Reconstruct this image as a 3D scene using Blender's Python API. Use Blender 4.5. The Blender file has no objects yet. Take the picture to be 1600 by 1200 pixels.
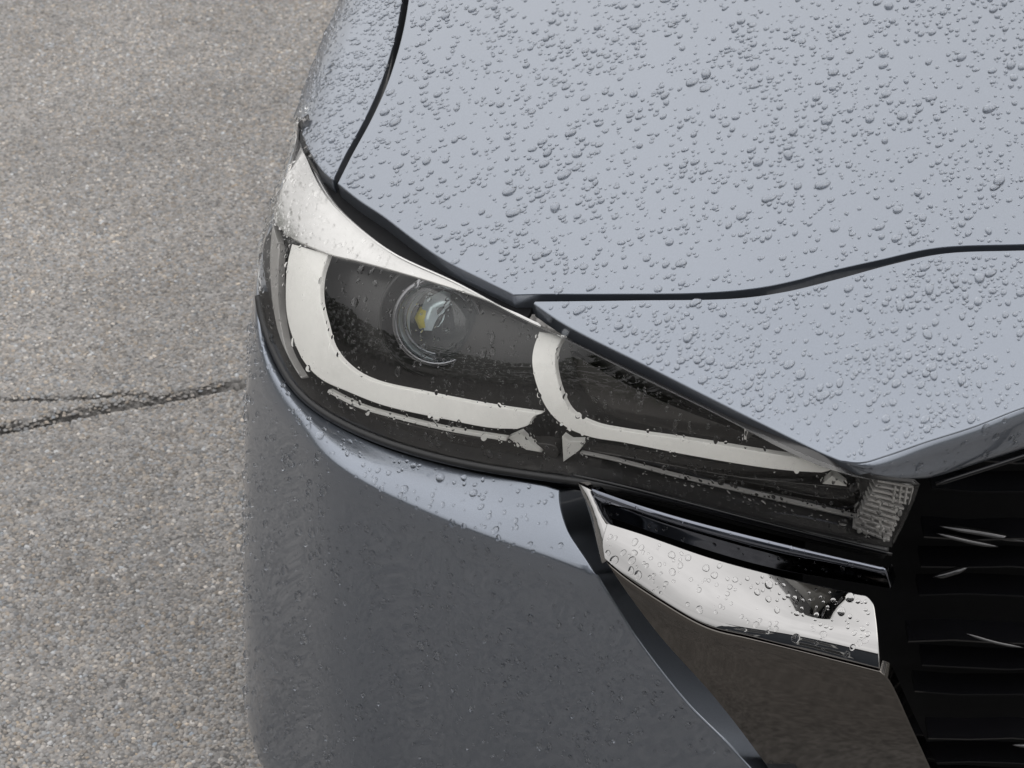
import bpy, math, random
import numpy as np
from mathutils import Vector, Matrix
from mathutils.geometry import delaunay_2d_cdt

random.seed(7)
rng = np.random.default_rng(7)
SC = bpy.context.scene
COL = SC.collection
R = math.radians

# ------------------------------------------------------------------ camera
PITCH, FPX, CAM = 32.0, 3850.0, np.array((0.0, 0.0, 1.75))
cd = bpy.data.cameras.new('camera')
cam = bpy.data.objects.new('camera', cd)
COL.objects.link(cam)
cam.location = CAM
cam.rotation_euler = (R(90 - PITCH), 0, 0)
cd.sensor_width = 36.0
cd.lens = FPX / 1600 * 36.0
cd.clip_start, cd.clip_end = 0.05, 2000
cd.dof.use_dof = True
cd.dof.focus_distance = 1.98
cd.dof.aperture_fstop = 26
SC.camera = cam

# ------------------------------------------------------------------ sky, sun, exposure
SUN_EL, SUN_AZ = 48.0, 92.0          # azimuth clockwise from +Y
w = bpy.data.worlds.new('World')
SC.world = w
w.use_nodes = True
nt = w.node_tree
nt.nodes.clear()
out = nt.nodes.new('ShaderNodeOutputWorld')
bg = nt.nodes.new('ShaderNodeBackground')
sky = nt.nodes.new('ShaderNodeTexSky')
sky.sky_type = 'NISHITA'
sky.sun_disc = False
sky.sun_elevation = R(SUN_EL)
sky.sun_rotation = R(SUN_AZ)
sky.dust_density = 4.0
sky.air_density = 1.0
hs = nt.nodes.new('ShaderNodeHueSaturation')
hs.inputs['Saturation'].default_value = 0.30
tc = nt.nodes.new('ShaderNodeTexCoord')
nz = nt.nodes.new('ShaderNodeTexNoise')
nz.inputs['Scale'].default_value = 2.2
nz.inputs['Detail'].default_value = 5
rp = nt.nodes.new('ShaderNodeMapRange')
rp.inputs['From Min'].default_value = 0.3
rp.inputs['From Max'].default_value = 0.7
rp.inputs['To Min'].default_value = 0.78
rp.inputs['To Max'].default_value = 1.24
cloud = nt.nodes.new('ShaderNodeMix')
cloud.data_type = 'RGBA'
cloud.inputs['Factor'].default_value = 0.85
cloud.inputs['B'].default_value = (11.6, 11.5, 11.5, 1)     # the grey cloud deck over the sky
mul = nt.nodes.new('ShaderNodeVectorMath')
mul.operation = 'SCALE'
nt.links.new(sky.outputs[0], hs.inputs['Color'])
nt.links.new(hs.outputs[0], cloud.inputs['A'])
nt.links.new(tc.outputs['Generated'], nz.inputs['Vector'])
nt.links.new(nz.outputs[0], rp.inputs['Value'])
nt.links.new(cloud.outputs['Result'], mul.inputs[0])
# an overcast deck is about three times brighter overhead than at the horizon
sx = nt.nodes.new('ShaderNodeSeparateXYZ')
grad = nt.nodes.new('ShaderNodeMapRange')
grad.inputs['From Min'].default_value = 0.0
grad.inputs['From Max'].default_value = 1.0
grad.inputs['To Min'].default_value = 0.46
grad.inputs['To Max'].default_value = 1.22
gm = nt.nodes.new('ShaderNodeMath'); gm.operation = 'MULTIPLY'
nt.links.new(tc.outputs['Generated'], sx.inputs[0])
nt.links.new(sx.outputs['Z'], grad.inputs['Value'])
nt.links.new(rp.outputs[0], gm.inputs[0]); nt.links.new(grad.outputs[0], gm.inputs[1])
nt.links.new(gm.outputs[0], mul.inputs['Scale'])
nt.links.new(mul.outputs[0], bg.inputs['Color'])
bg.inputs['Strength'].default_value = 0.15
nt.links.new(bg.outputs[0], out.inputs[0])

sd = bpy.data.lights.new('sun', 'SUN')
sd.energy = 0.5
sd.angle = R(30)
sd.color = (1.0, 0.96, 0.9)
sun = bpy.data.objects.new('sun', sd)
COL.objects.link(sun)
sv = Vector((math.sin(R(SUN_AZ)) * math.cos(R(SUN_EL)), math.cos(R(SUN_AZ)) * math.cos(R(SUN_EL)), math.sin(R(SUN_EL))))
sun.rotation_euler = (-sv).to_track_quat('-Z', 'Y').to_euler()

vs = SC.view_settings
vs.view_transform = 'Standard'
vs.look = 'None'
vs.gamma = 1
vs.exposure = -0.02
vs.use_curve_mapping = False
SC.cycles.use_denoising = True
SC.cycles.max_bounces = 16
SC.cycles.transmission_bounces = 10
SC.cycles.transparent_max_bounces = 16
SC.cycles.glossy_bounces = 8

# ------------------------------------------------------------------ projection
cp, sp = math.cos(R(PITCH)), math.sin(R(PITCH))
FW = np.array((0, cp, -sp)); UP = np.array((0, sp, cp)); RT = np.array((1.0, 0, 0))

def ray(px):
    px = np.atleast_2d(np.asarray(px, float))
    return FW + (px[:, :1] - 800) / FPX * RT - (px[:, 1:2] - 600) / FPX * UP

def at_y(u, v, y):
    """point on the sight line through a traced outline point, at real distance y"""
    d = ray((u, v))[0]
    return CAM + d * (y / d[1])

def proj(p):
    d = p - CAM
    z = d @ FW
    return np.stack([800 + FPX * (d @ RT) / z, 600 - FPX * (d @ UP) / z], -1)

# ------------------------------------------------------------------ surfaces
class Surf:
    def __init__(s, f, a0, a1, b0, b1, toward=(0, -0.6, 0.8), n=170):
        s.f, s.rng = f, (a0, a1, b0, b1)
        s.flip = 1.0
        A, B = np.meshgrid(np.linspace(a0, a1, n), np.linspace(b0, b1, n))
        s.A, s.B = A.ravel(), B.ravel()
        nn = s.n(s.A, s.B)
        if np.median(nn @ np.array(toward)) < 0:
            s.flip = -1.0
        s.cache = {}
    def n(s, A, B):
        e = 4e-4
        da = s.f(A + e, B) - s.f(A - e, B)
        db = s.f(A, B + e) - s.f(A, B - e)
        c = np.cross(da, db)
        return s.flip * c / np.maximum(np.linalg.norm(c, axis=-1, keepdims=True), 1e-12)
    def at(s, A, B, off=0.0):
        A = np.atleast_1d(np.asarray(A, float)); B = np.atleast_1d(np.asarray(B, float))
        p = s.f(A, B)
        if np.any(off != 0):
            o = off[:, None] if isinstance(off, np.ndarray) else off
            p = p + s.n(A, B) * o
        return p
    def inv(s, px, off=0.0):
        px = np.atleast_2d(np.asarray(px, float))
        if off not in s.cache:
            P = s.at(s.A, s.B, off); N = s.n(s.A, s.B)
            ok = np.einsum('ij,ij->i', N, CAM - P) > 0
            s.cache[off] = (proj(P), ok, np.linalg.norm(P - CAM, axis=1))
        G, ok, D = s.cache[off]
        res = []
        for q in px:
            d = np.hypot(*(G - q).T) + np.where(ok, 0, 60) + D * 4
            k = int(np.argmin(d))
            res.append((s.A[k], s.B[k]))
        ab = np.array(res, float)
        e = 2e-4
        for it in range(25):
            P0 = proj(s.at(ab[:, 0], ab[:, 1], off))
            Pa = (proj(s.at(ab[:, 0] + e, ab[:, 1], off)) - P0) / e
            Pb = (proj(s.at(ab[:, 0], ab[:, 1] + e, off)) - P0) / e
            r = px - P0
            det = Pa[:, 0] * Pb[:, 1] - Pa[:, 1] * Pb[:, 0]
            det = np.where(np.abs(det) < 2e4, 2e4 * np.sign(det + 1e-9), det)
            st = np.stack([(r[:, 0] * Pb[:, 1] - r[:, 1] * Pb[:, 0]) / det,
                           (Pa[:, 0] * r[:, 1] - Pa[:, 1] * r[:, 0]) / det], 1)
            st = np.clip(st, -0.03, 0.03)
            ab = ab + st * 0.9
            ab[:, 0] = np.clip(ab[:, 0], s.rng[0], s.rng[1]); ab[:, 1] = np.clip(ab[:, 1], s.rng[2], s.rng[3])
        return ab
    def pt(s, px, off=0.0):
        ab = s.inv(px, off)
        return s.at(ab[:, 0], ab[:, 1], off)

def spline_weights(t):
    """natural cubic spline through knots t: returns function x -> weights (n,K)"""
    K = len(t); h = np.diff(t)
    M = np.eye(K); Rm = np.zeros((K, K))
    for i in range(1, K - 1):
        M[i, i - 1] = h[i - 1]; M[i, i] = 2 * (h[i - 1] + h[i]); M[i, i + 1] = h[i]
        Rm[i, i - 1] = 6 / h[i - 1]; Rm[i, i] = -6 / h[i - 1] - 6 / h[i]; Rm[i, i + 1] = 6 / h[i]
    S = np.linalg.solve(M, Rm)
    def wts(x):
        x = np.asarray(x, float)
        i = np.clip(np.searchsorted(t, x) - 1, 0, K - 2)
        hh = h[i]; b = (x - t[i]) / hh; a = 1 - b
        W = np.zeros((len(x), K)); r = np.arange(len(x))
        W[r, i] += a; W[r, i + 1] += b
        inside = (b >= 0) & (b <= 1)
        ca = np.where(inside, (a ** 3 - a) * hh * hh / 6, 0); cb = np.where(inside, (b ** 3 - b) * hh * hh / 6, 0)
        # linear continuation outside the knots
        lo = b < 0; hi = b > 1
        W += ca[:, None] * S[i] + cb[:, None] * S[i + 1]
        if lo.any(): W[lo] += (x[lo] - t[0])[:, None] * (-(h[0] / 6) * (2 * S[0] + S[1]))
        if hi.any(): W[hi] += (x[hi] - t[-1])[:, None] * ((h[-1] / 6) * (S[-2] + 2 * S[-1]))
        return W
    return wts

def cage(C, toward=(0, -0.7, 0.6)):
    C = np.asarray(C, float)                       # rows x cols x 3
    ta = np.concatenate([[0], np.cumsum(np.linalg.norm(np.diff(C, axis=1), axis=2).mean(0))])
    tb = np.concatenate([[0], np.cumsum(np.linalg.norm(np.diff(C, axis=0), axis=2).mean(1))])
    wa, wb = spline_weights(ta), spline_weights(tb)
    def f(A, B):
        return np.einsum('nk,nr,rkc->nc', wa(A), wb(B), C)
    s = Surf(f, 0, ta[-1], 0, tb[-1], toward)
    s.ta, s.tb = ta, tb
    return s

# ------------------------------------------------------------------ outlines
def crv(pts, step=5.0):
    """smooth curve through points (centripetal Catmull-Rom), resampled"""
    P = np.asarray(pts, float)
    if len(P) == 2:
        n = max(2, int(np.linalg.norm(P[1] - P[0]) / step) + 1)
        return P[0] + (P[1] - P[0]) * np.linspace(0, 1, n)[:, None]
    Q = np.vstack([2 * P[0] - P[1], P, 2 * P[-1] - P[-2]])
    o = []
    for i in range(1, len(Q) - 2):
        p0, p1, p2, p3 = Q[i - 1:i + 3]
        d = [max(1e-6, np.linalg.norm(b - a) ** 0.5) for a, b in ((p0, p1), (p1, p2), (p2, p3))]
        t0, t1 = 0, d[0]; t2 = t1 + d[1]; t3 = t2 + d[2]
        n = max(1, int(np.ceil(np.linalg.norm(p2 - p1) / step)))
        for t in np.linspace(t1, t2, n, endpoint=False):
            A1 = (t1 - t) / (t1 - t0) * p0 + (t - t0) / (t1 - t0) * p1
            A2 = (t2 - t) / (t2 - t1) * p1 + (t - t1) / (t2 - t1) * p2
            A3 = (t3 - t) / (t3 - t2) * p2 + (t - t2) / (t3 - t2) * p3
            B1 = (t2 - t) / (t2 - t0) * A1 + (t - t0) / (t2 - t0) * A2
            B2 = (t3 - t) / (t3 - t1) * A2 + (t - t1) / (t3 - t1) * A3
            o.append((t2 - t) / (t2 - t1) * B1 + (t - t1) / (t2 - t1) * B2)
    o.append(P[-1])
    return np.array(o)

def loop(*segs, step=5.0):
    o = []
    for s in segs:
        c = crv(s, step)
        if o and np.linalg.norm(o[-1][-1] - c[0]) < 0.5:
            c = c[1:]
        o.append(c)
    o = np.vstack(o)
    if np.linalg.norm(o[0] - o[-1]) < 0.5:
        o = o[:-1]
    return o

def inside(P, poly):
    x, y = P[:, 0], P[:, 1]
    r = np.zeros(len(P), bool)
    j = len(poly) - 1
    for i in range(len(poly)):
        xi, yi = poly[i]; xj, yj = poly[j]
        c = ((yi > y) != (yj > y)) & (x < (xj - xi) * (y - yi) / ((yj - yi) or 1e-12) + xi)
        r ^= c
        j = i
    return r

def poly_area(p):
    return 0.5 * np.sum(p[:, 0] * np.roll(p[:, 1], -1) - np.roll(p[:, 0], -1) * p[:, 1])

def inset(p, d):
    e = np.roll(p, -1, 0) - p
    e /= np.maximum(np.linalg.norm(e, axis=1, keepdims=True), 1e-9)
    ne = np.stack([-e[:, 1], e[:, 0]], 1)          # inward for counter-clockwise
    n = ne + np.roll(ne, 1, 0)
    n /= np.maximum(np.linalg.norm(n, axis=1, keepdims=True), 1e-6)
    c = np.maximum(np.sum(n * ne, 1), 0.55)[:, None]
    return p + n * d / c, n

# ------------------------------------------------------------------ objects
def link(name, me, mat=None, parent=None, **props):
    o = bpy.data.objects.new(name, me)
    COL.objects.link(o)
    if mat is not None:
        me.materials.append(mat)
    if parent is not None:
        o.parent = parent
    for k, v in props.items():
        o[k] = v
    return o

def mesh_of(name, V, F, smooth=True, normals=None):
    me = bpy.data.meshes.new(name)
    me.from_pydata([tuple(v) for v in V], [], [tuple(int(i) for i in f) for f in F])
    me.validate()
    if smooth:
        me.polygons.foreach_set('use_smooth', np.ones(len(me.polygons), bool))
    if normals is not None and len(me.vertices) == len(normals):
        me.normals_split_custom_set_from_vertices([tuple(n) for n in normals])
    me.update()
    return me

def fast_mesh(name, V, F):
    me = bpy.data.meshes.new(name)
    me.vertices.add(len(V)); me.vertices.foreach_set('co', np.ascontiguousarray(V).reshape(-1))
    me.loops.add(len(F) * 3); me.loops.foreach_set('vertex_index', F.reshape(-1).astype(np.int32))
    me.polygons.add(len(F)); me.polygons.foreach_set('loop_start', np.arange(0, len(F) * 3, 3, dtype=np.int32))
    me.polygons.foreach_set('use_smooth', np.ones(len(F), bool))
    me.update(calc_edges=True)
    return me

def panel(name, surf, ab, mat, parent, off=0.0, er=0.0018, skirt=0.012, lean=0.0, spacing=0.012, back=False, nring=4, nlift=0.0, sdir=None):
    """a trimmed sheet of a surface with rounded edges folded back: thing with real thickness"""
    p = np.asarray(ab, float)
    keep = np.linalg.norm(p - np.roll(p, 1, 0), axis=1) > 1e-5
    p = p[keep]
    if poly_area(p) < 0:
        p = p[::-1]
    q, nin = inset(p, er)
    lo, hi = q.min(0), q.max(0)
    gx, gy = np.meshgrid(np.arange(lo[0], hi[0], spacing), np.arange(lo[1], hi[1], spacing))
    gx = gx + (np.arange(gx.shape[0]) % 2)[:, None] * spacing / 2
    g = np.stack([gx.ravel(), gy.ravel()], 1)
    g = g[inside(g, q)]
    if len(g):
        dm = np.min(np.hypot(g[:, None, 0] - q[None, ::2, 0], g[:, None, 1] - q[None, ::2, 1]), 1) if len(g) * len(q) < 4e7 else np.ones(len(g))
        g = g[dm > spacing * 0.45]
    pts = np.vstack([q, g])
    n = len(q)
    vo, eo, fo, ov, oe, of = delaunay_2d_cdt([Vector(x) for x in pts], [], [list(range(n))], 1, 1e-7)
    P2 = np.array([tuple(v) for v in vo])
    back_i = {}
    for k, src in enumerate(ov):
        for i in src:
            back_i[i] = k
    V = surf.at(P2[:, 0], P2[:, 1], off)
    N = surf.n(P2[:, 0], P2[:, 1])
    F = [tuple(f) for f in fo]
    Vs, Ns = [V], [N]
    base = np.array([back_i.get(i, -1) for i in range(n)])
    prev = base
    cnt = len(V)
    # rounded edge
    Np = surf.n(p[:, 0], p[:, 1])
    P0 = surf.at(p[:, 0], p[:, 1], off)
    Pi = surf.at((p - nin * -0.003)[:, 0], (p - nin * -0.003)[:, 1], off)
    outw = P0 - Pi
    outw /= np.maximum(np.linalg.norm(outw, axis=1, keepdims=True), 1e-9)
    rings = [(math.radians(90 * j / nring)) for j in range(1, nring + 1)]
    for th in rings + ['s']:
        if th == 's':
            X = P0 - Np * (er + skirt) - outw * lean if sdir is None else P0 + np.array(sdir) * skirt
            NN = outw
        else:
            ins, _ = inset(p, er * (1 - math.sin(th)))
            X = surf.at(ins[:, 0], ins[:, 1], off) - Np * er * (1 - math.cos(th))
            NN = Np * math.cos(th) + outw * math.sin(th)
        idx = np.arange(cnt, cnt + n)
        cnt += n
        Vs.append(X); Ns.append(NN)
        for i in range(n):
            j = (i + 1) % n
            if prev[i] < 0 or prev[j] < 0:
                continue
            F.append((prev[i], idx[i], idx[j], prev[j]))
        prev = idx
    if back:
        Fb = [tuple(reversed(f)) for f in fo]
        Xb = V - N * (er + skirt)
        m = {}
        for k in range(len(V)):
            m[k] = cnt + k
        inv_b = {base[i]: prev[i] for i in range(n) if base[i] >= 0}
        Vs.append(Xb); Ns.append(-N)
        cnt += len(V)
        for f in Fb:
            F.append(tuple(inv_b.get(k, m[k]) for k in f))
    V = np.vstack(Vs); N = np.vstack(Ns)
    if nlift:                                   # shading normals tilted up to brighten a light guide, no prism steps modelled
        N = N + np.array((0, -0.15, 1.0)) * nlift
        N /= np.linalg.norm(N, axis=1, keepdims=True)
    # facing: make face winding agree with the surface side
    F2 = []
    for f in F:
        a, b, c = V[f[0]], V[f[1]], V[f[2]]
        nn = np.cross(b - a, c - a)
        F2.append(tuple(reversed(f)) if nn @ (N[f[0]] + N[f[1]] + N[f[2]]) < 0 else f)
    me = mesh_of(name, V, F2, True, N)
    return link(name, me, mat, parent)

def tube(name, P, r, mat, parent=None, seg=8, flat=1.0, cap=True):
    P = np.asarray(P, float)
    T = np.gradient(P, axis=0); T /= np.linalg.norm(T, axis=1, keepdims=True)
    ref = np.array((0, -0.5, 0.86))
    U = np.cross(T, ref); U /= np.linalg.norm(U, axis=1, keepdims=True)
    W = np.cross(U, T)
    r = np.broadcast_to(np.asarray(r, float), (len(P),))
    V = []
    for i in range(len(P)):
        for k in range(seg):
            a = 2 * math.pi * k / seg
            V.append(P[i] + r[i] * (U[i] * math.cos(a) + W[i] * math.sin(a) * flat))
    F = []
    for i in range(len(P) - 1):
        for k in range(seg):
            l = (k + 1) % seg
            F.append((i * seg + k, i * seg + l, (i + 1) * seg + l, (i + 1) * seg + k))
    if cap:
        F.append(tuple(range(seg))[::-1]); F.append(tuple(range((len(P) - 1) * seg, len(P) * seg)))
    return link(name, mesh_of(name, V, F), mat, parent)

def empty(name, loc, **props):
    o = bpy.data.objects.new(name, None)
    COL.objects.link(o)
    o.location = loc
    for k, v in props.items():
        o[k] = v
    return o

def adopt(o, root):
    o.parent = root
    o.matrix_parent_inverse = Matrix.Translation(-root.location)

def offset_root(root):
    """children were built in world space: keep them there under a moved root"""
    bpy.context.view_layer.update()
    mi = root.matrix_world.inverted()
    for c in list(root.children):
        if c.type != 'EMPTY':
            c.matrix_parent_inverse = mi

# ------------------------------------------------------------------ materials
def mat(name, base, rough=0.5, metal=0.0, coat=0.0, coat_rough=0.03, spec=0.5, trans=0.0, ior=1.5, noise=0.0, nscale=300, bump=0.0):
    m = bpy.data.materials.new(name)
    m.use_nodes = True
    t = m.node_tree
    b = t.nodes['Principled BSDF']
    b.inputs['Base Color'].default_value = (*base, 1)
    b.inputs['Roughness'].default_value = rough
    b.inputs['Metallic'].default_value = metal
    b.inputs['Coat Weight'].default_value = coat
    b.inputs['Coat Roughness'].default_value = coat_rough
    b.inputs['Specular IOR Level'].default_value = spec
    b.inputs['Transmission Weight'].default_value = trans
    b.inputs['IOR'].default_value = ior
    if noise or bump:
        c = t.nodes.new('ShaderNodeTexCoord')
        n = t.nodes.new('ShaderNodeTexNoise')
        n.inputs['Scale'].default_value = nscale
        n.inputs['Detail'].default_value = 3
        t.links.new(c.outputs['Object'], n.inputs['Vector'])
        if noise:
            mr = t.nodes.new('ShaderNodeMapRange')
            mr.inputs['To Min'].default_value = 1 - noise
            mr.inputs['To Max'].default_value = 1 + noise
            v = t.nodes.new('ShaderNodeVectorMath'); v.operation = 'SCALE'
            v.inputs[0].default_value = base
            t.links.new(n.outputs[0], mr.inputs['Value'])
            t.links.new(mr.outputs[0], v.inputs['Scale'])
            t.links.new(v.outputs[0], b.inputs['Base Color'])
        if bump:
            bp = t.nodes.new('ShaderNodeBump')
            bp.inputs['Strength'].default_value = bump
            bp.inputs['Distance'].default_value = 0.001
            t.links.new(n.outputs[0], bp.inputs['Height'])
            t.links.new(bp.outputs[0], b.inputs['Normal'])
    return m

M = {}
M['paint'] = mat('metallic_grey_paint', (0.193, 0.215, 0.252), 0.29, 0.84, 1.0, 0.015, noise=0.20, nscale=1600)
M['black'] = mat('black_plastic', (0.006, 0.0062, 0.007), 0.6, spec=0.15, noise=0.3, nscale=120)
M['rubber'] = mat('black_rubber', (0.012, 0.012, 0.013), 0.38, noise=0.2, nscale=150)
M['gloss_black'] = mat('gloss_black', (0.005, 0.005, 0.006), 0.22, spec=0.35, coat=0.15, noise=0.2, nscale=90)
M['housing'] = mat('housing_plastic', (0.030, 0.029, 0.029), 0.30, noise=0.25, nscale=60)
M['housing2'] = mat('inner_reflector_plastic', (0.055, 0.052, 0.050), 0.24, 0.3, noise=0.2, nscale=60)
M['chrome'] = mat('dark_chrome', (0.32, 0.315, 0.31), 0.025, 1.0, noise=0.05, nscale=80)
M['smoke'] = mat('smoked_chrome', (0.17, 0.18, 0.21), 0.08, 1.0, noise=0.1, nscale=70)
M['smoke2'] = mat('gloss_glint_metal', (0.07, 0.07, 0.072), 0.18, 0.9, noise=0.3, nscale=200)  # lighter metal than the blades, so the added slivers show as glints
M['bronze'] = mat('dark_bronze_chrome', (0.135, 0.125, 0.115), 0.07, 1.0, noise=0.1, nscale=80)
M['silver'] = mat('satin_silver', (0.72, 0.71, 0.70), 0.18, 0.7, noise=0.08, nscale=120)
M['strip'] = mat('milky_light_guide', (0.76, 0.75, 0.72), 0.35, 0.0, noise=0.05, nscale=200)
M['side'] = mat('translucent_rim', (0.42, 0.41, 0.40), 0.25, 0.2, noise=0.1, nscale=100)
M['led'] = mat('led_phosphor', (0.75, 0.62, 0.12), 0.35, noise=0.1, nscale=300)
M['reflector'] = mat('projector_reflector', (0.78, 0.83, 0.84), 0.20, 0.35, noise=0.2, nscale=60)
M['reflector'].node_tree.nodes['Principled BSDF'].inputs['Thin Film Thickness'].default_value = 420
M['reflector'].node_tree.nodes['Principled BSDF'].inputs['Thin Film IOR'].default_value = 1.6
M['steel'] = mat('dark_ring', (0.22, 0.22, 0.23), 0.2, 0.9, noise=0.1, nscale=90)
M['water'] = mat('rain_water', (1, 1, 1), 0.0, trans=1.0, ior=1.333)

def clear_mat(name, tint, f0=0.045, rough=0.0):
    """clear polycarbonate sheet: see-through with a glossy skin"""
    m = bpy.data.materials.new(name)
    m.use_nodes = True
    t = m.node_tree
    t.nodes.clear()
    o = t.nodes.new('ShaderNodeOutputMaterial')
    tr = t.nodes.new('ShaderNodeBsdfTransparent'); tr.inputs[0].default_value = (*tint, 1)
    gl = t.nodes.new('ShaderNodeBsdfGlossy'); gl.inputs['Roughness'].default_value = rough
    ge = t.nodes.new('ShaderNodeNewGeometry')
    dt = t.nodes.new('ShaderNodeVectorMath'); dt.operation = 'DOT_PRODUCT'
    t.links.new(ge.outputs['Incoming'], dt.inputs[0]); t.links.new(ge.outputs['Normal'], dt.inputs[1])
    ab = t.nodes.new('ShaderNodeMath'); ab.operation = 'ABSOLUTE'
    t.links.new(dt.outputs['Value'], ab.inputs[0])
    om = t.nodes.new('ShaderNodeMath'); om.operation = 'SUBTRACT'; om.inputs[0].default_value = 1.0; om.use_clamp = True
    t.links.new(ab.outputs[0], om.inputs[1])
    pw = t.nodes.new('ShaderNodeMath'); pw.operation = 'POWER'; pw.inputs[1].default_value = 5.0
    t.links.new(om.outputs[0], pw.inputs[0])
    fr = t.nodes.new('ShaderNodeMath'); fr.operation = 'MULTIPLY_ADD'
    fr.inputs[1].default_value = 1 - f0; fr.inputs[2].default_value = f0      # Schlick reflectance of a thin sheet
    t.links.new(pw.outputs[0], fr.inputs[0])
    mx = t.nodes.new('ShaderNodeMixShader')
    t.links.new(fr.outputs[0], mx.inputs[0]); t.links.new(tr.outputs[0], mx.inputs[1]); t.links.new(gl.outputs[0], mx.inputs[2])
    t.links.new(mx.outputs[0], o.inputs[0])
    return m
M['lens'] = clear_mat('clear_lens', (0.98, 0.98, 0.97))
M['pglass'] = clear_mat('projector_glass', (0.90, 0.93, 0.95), 0.06)

# ------------------------------------------------------------------ the bonnet / nose / wing skin
PSI = R(8.0)
ROLL = 0.055
def zt(X, W):
    return 0.8068 + 0.15 * W - 0.083 * (X - 0.69) ** 2 - 0.35 * np.maximum(0, 0.05 - W) ** 2 - 0.02 * np.maximum(0, W - 0.2) ** 2
def c2w(X, W, Z):
    return np.stack([X * math.cos(PSI) + W * math.sin(PSI), 1.7 + W * math.cos(PSI) - X * math.sin(PSI), Z], -1)

# crest of the wing: traced, at the height of the skin just below its crown
_ex = []
for u, v in ((541, -30), (528, 5), (503, 55), (478, 115), (461, 168), (450, 205)):
    d = ray((u, v))[0]
    lo, hi = 1.2, 3.5
    for _ in range(50):
        t = 0.5 * (lo + hi)
        p = CAM + d * t
        xx, yy = p[0], p[1] - 1.7
        X, W = xx * math.cos(PSI) - yy * math.sin(PSI), xx * math.sin(PSI) + yy * math.cos(PSI)
        if p[2] > zt(X + ROLL, W) - ROLL * 0.72: lo = t
        else: hi = t
    _ex.append((W, X))
_ex.sort()
_w = np.array([e[0] for e in _ex]); _x = np.array([e[1] for e in _ex]) - 0.0075
_fit = np.polyfit(_w, _x, 2)
_wm = _w.max()
def xe(W):
    Wc = np.clip(W, _w.min() - 0.1, _wm)
    sl = np.polyval(np.polyder(_fit), _wm)
    return np.polyval(_fit, Wc) + np.where(W > _wm, sl * 0.35 * (1 - np.exp(-(W - _wm) / 0.35)), 0)

def skin(q, W):
    q = np.asarray(q, float); W = np.asarray(W, float)
    q0 = xe(W) + ROLL
    sl = 2 * 0.083 * (0.69 - q0)
    p0 = np.arctan(sl)
    a = np.maximum(0, q0 - q)
    pm = R(84)
    ph = np.minimum(a / ROLL, pm - p0)
    ex = np.maximum(0, a - ROLL * (pm - p0))
    X = np.where(q >= q0, q, q0 - ROLL * (np.sin(p0 + ph) - np.sin(p0)) - ex * math.cos(pm))
    Z = np.where(q >= q0, zt(q, W), zt(q0, W) - ROLL * (np.cos(p0) - np.cos(p0 + ph)) - ex * math.sin(pm))
    return c2w(X, W, Z)
SKIN = Surf(skin, -0.45, 1.25, -0.30, 1.5, (0, 0, 1), n=260)

car = empty('parked_car', (0.3, 1.9, 0), label='grey car with rain droplets on its bonnet, parked on asphalt', category='car')

hood_front = [(802, 460), (850, 459), (950, 459), (1100, 457), (1180, 450), (1240, 438), (1300, 422), (1375, 405), (1460, 387), (1600, 381), (1800, 376), (2100, 374)]
hood_left = [(639, -8), (632, 35), (622, 77), (604, 132), (579, 187), (549, 242), (527, 286)]
hood_lamp = [(527, 286), (560, 312), (599, 338), (645, 373), (692, 405), (755, 437), (802, 460)]
hf_ab = SKIN.inv(crv(hood_front, 5))
hl_ab = SKIN.inv(loop(hood_left, hood_lamp, step=5))
hood_ab = np.vstack([hf_ab, crv([hf_ab[-1], (1.12, 0.10), (1.16, 0.30), (1.22, 0.97)], 0.02)[1:], crv([(1.22, 0.97), (0.69, 0.95), (hl_ab[0][0] - 0.035, 0.97)], 0.02)[1:],
                     crv([(hl_ab[0][0] - 0.035, 0.97), (hl_ab[0][0] - 0.012, hl_ab[0][1] + 0.2), hl_ab[0]], 0.01)[1:], hl_ab[1:-1]])
panel('bonnet', SKIN, hood_ab, M['paint'], car, er=0.0014, skirt=0.020, spacing=0.014)

fl = loop([(629, -8), (622, 35), (612, 77), (594, 132), (569, 187), (540, 240), (520, 281)],
          [(520, 281), (505, 268), (489, 247), (477, 224), (469, 200), (463, 180)], step=5)
fl_ab = SKIN.inv(fl)
fl_ab = np.vstack([crv([(fl_ab[0][0] - 0.035, 0.97), (fl_ab[0][0] - 0.012, fl_ab[0][1] + 0.2), fl_ab[0]], 0.01)[:-1], fl_ab])
e = fl_ab[-1]
side = crv([e, e + (-0.03, 0.04), e + (-0.08, 0.09), (e[0] - 0.36, e[1] + 0.16)], 0.004)[1:]
rear = crv([(e[0] - 0.36, e[1] + 0.16), (e[0] - 0.36, fl_ab[0, 1])], 0.02)[1:]
rear2 = crv([(e[0] - 0.36, fl_ab[0, 1]), fl_ab[0]], 0.01)[1:-1]
fender_ab = np.vstack([fl_ab, side, rear, rear2])
panel('front_wing', SKIN, fender_ab, M['paint'], car, er=0.0014, skirt=0.020, spacing=0.010)

lamp_top = [(833, 474), (874, 502), (914, 524), (999, 566), (1092, 613), (1186, 660), (1280, 706), (1313, 720)]
fold = [(1313, 720), (1344, 723), (1381, 713), (1444, 691), (1522, 666), (1600, 636), (1750, 592), (1900, 570), (2100, 562)]
nose_top = [(835, 470), (1000, 468), (1150, 465), (1225, 455), (1300, 437), (1400, 410), (1475, 395), (1600, 390), (1800, 385), (2100, 383)]
npx = loop(lamp_top, fold, [(2100, 562), (2100, 383)], nose_top[::-1], step=5)
nose_ab = SKIN.inv(npx)
panel('nose_panel', SKIN, nose_ab, M['paint'], car, er=0.0016, skirt=0.012, spacing=0.012)

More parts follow.
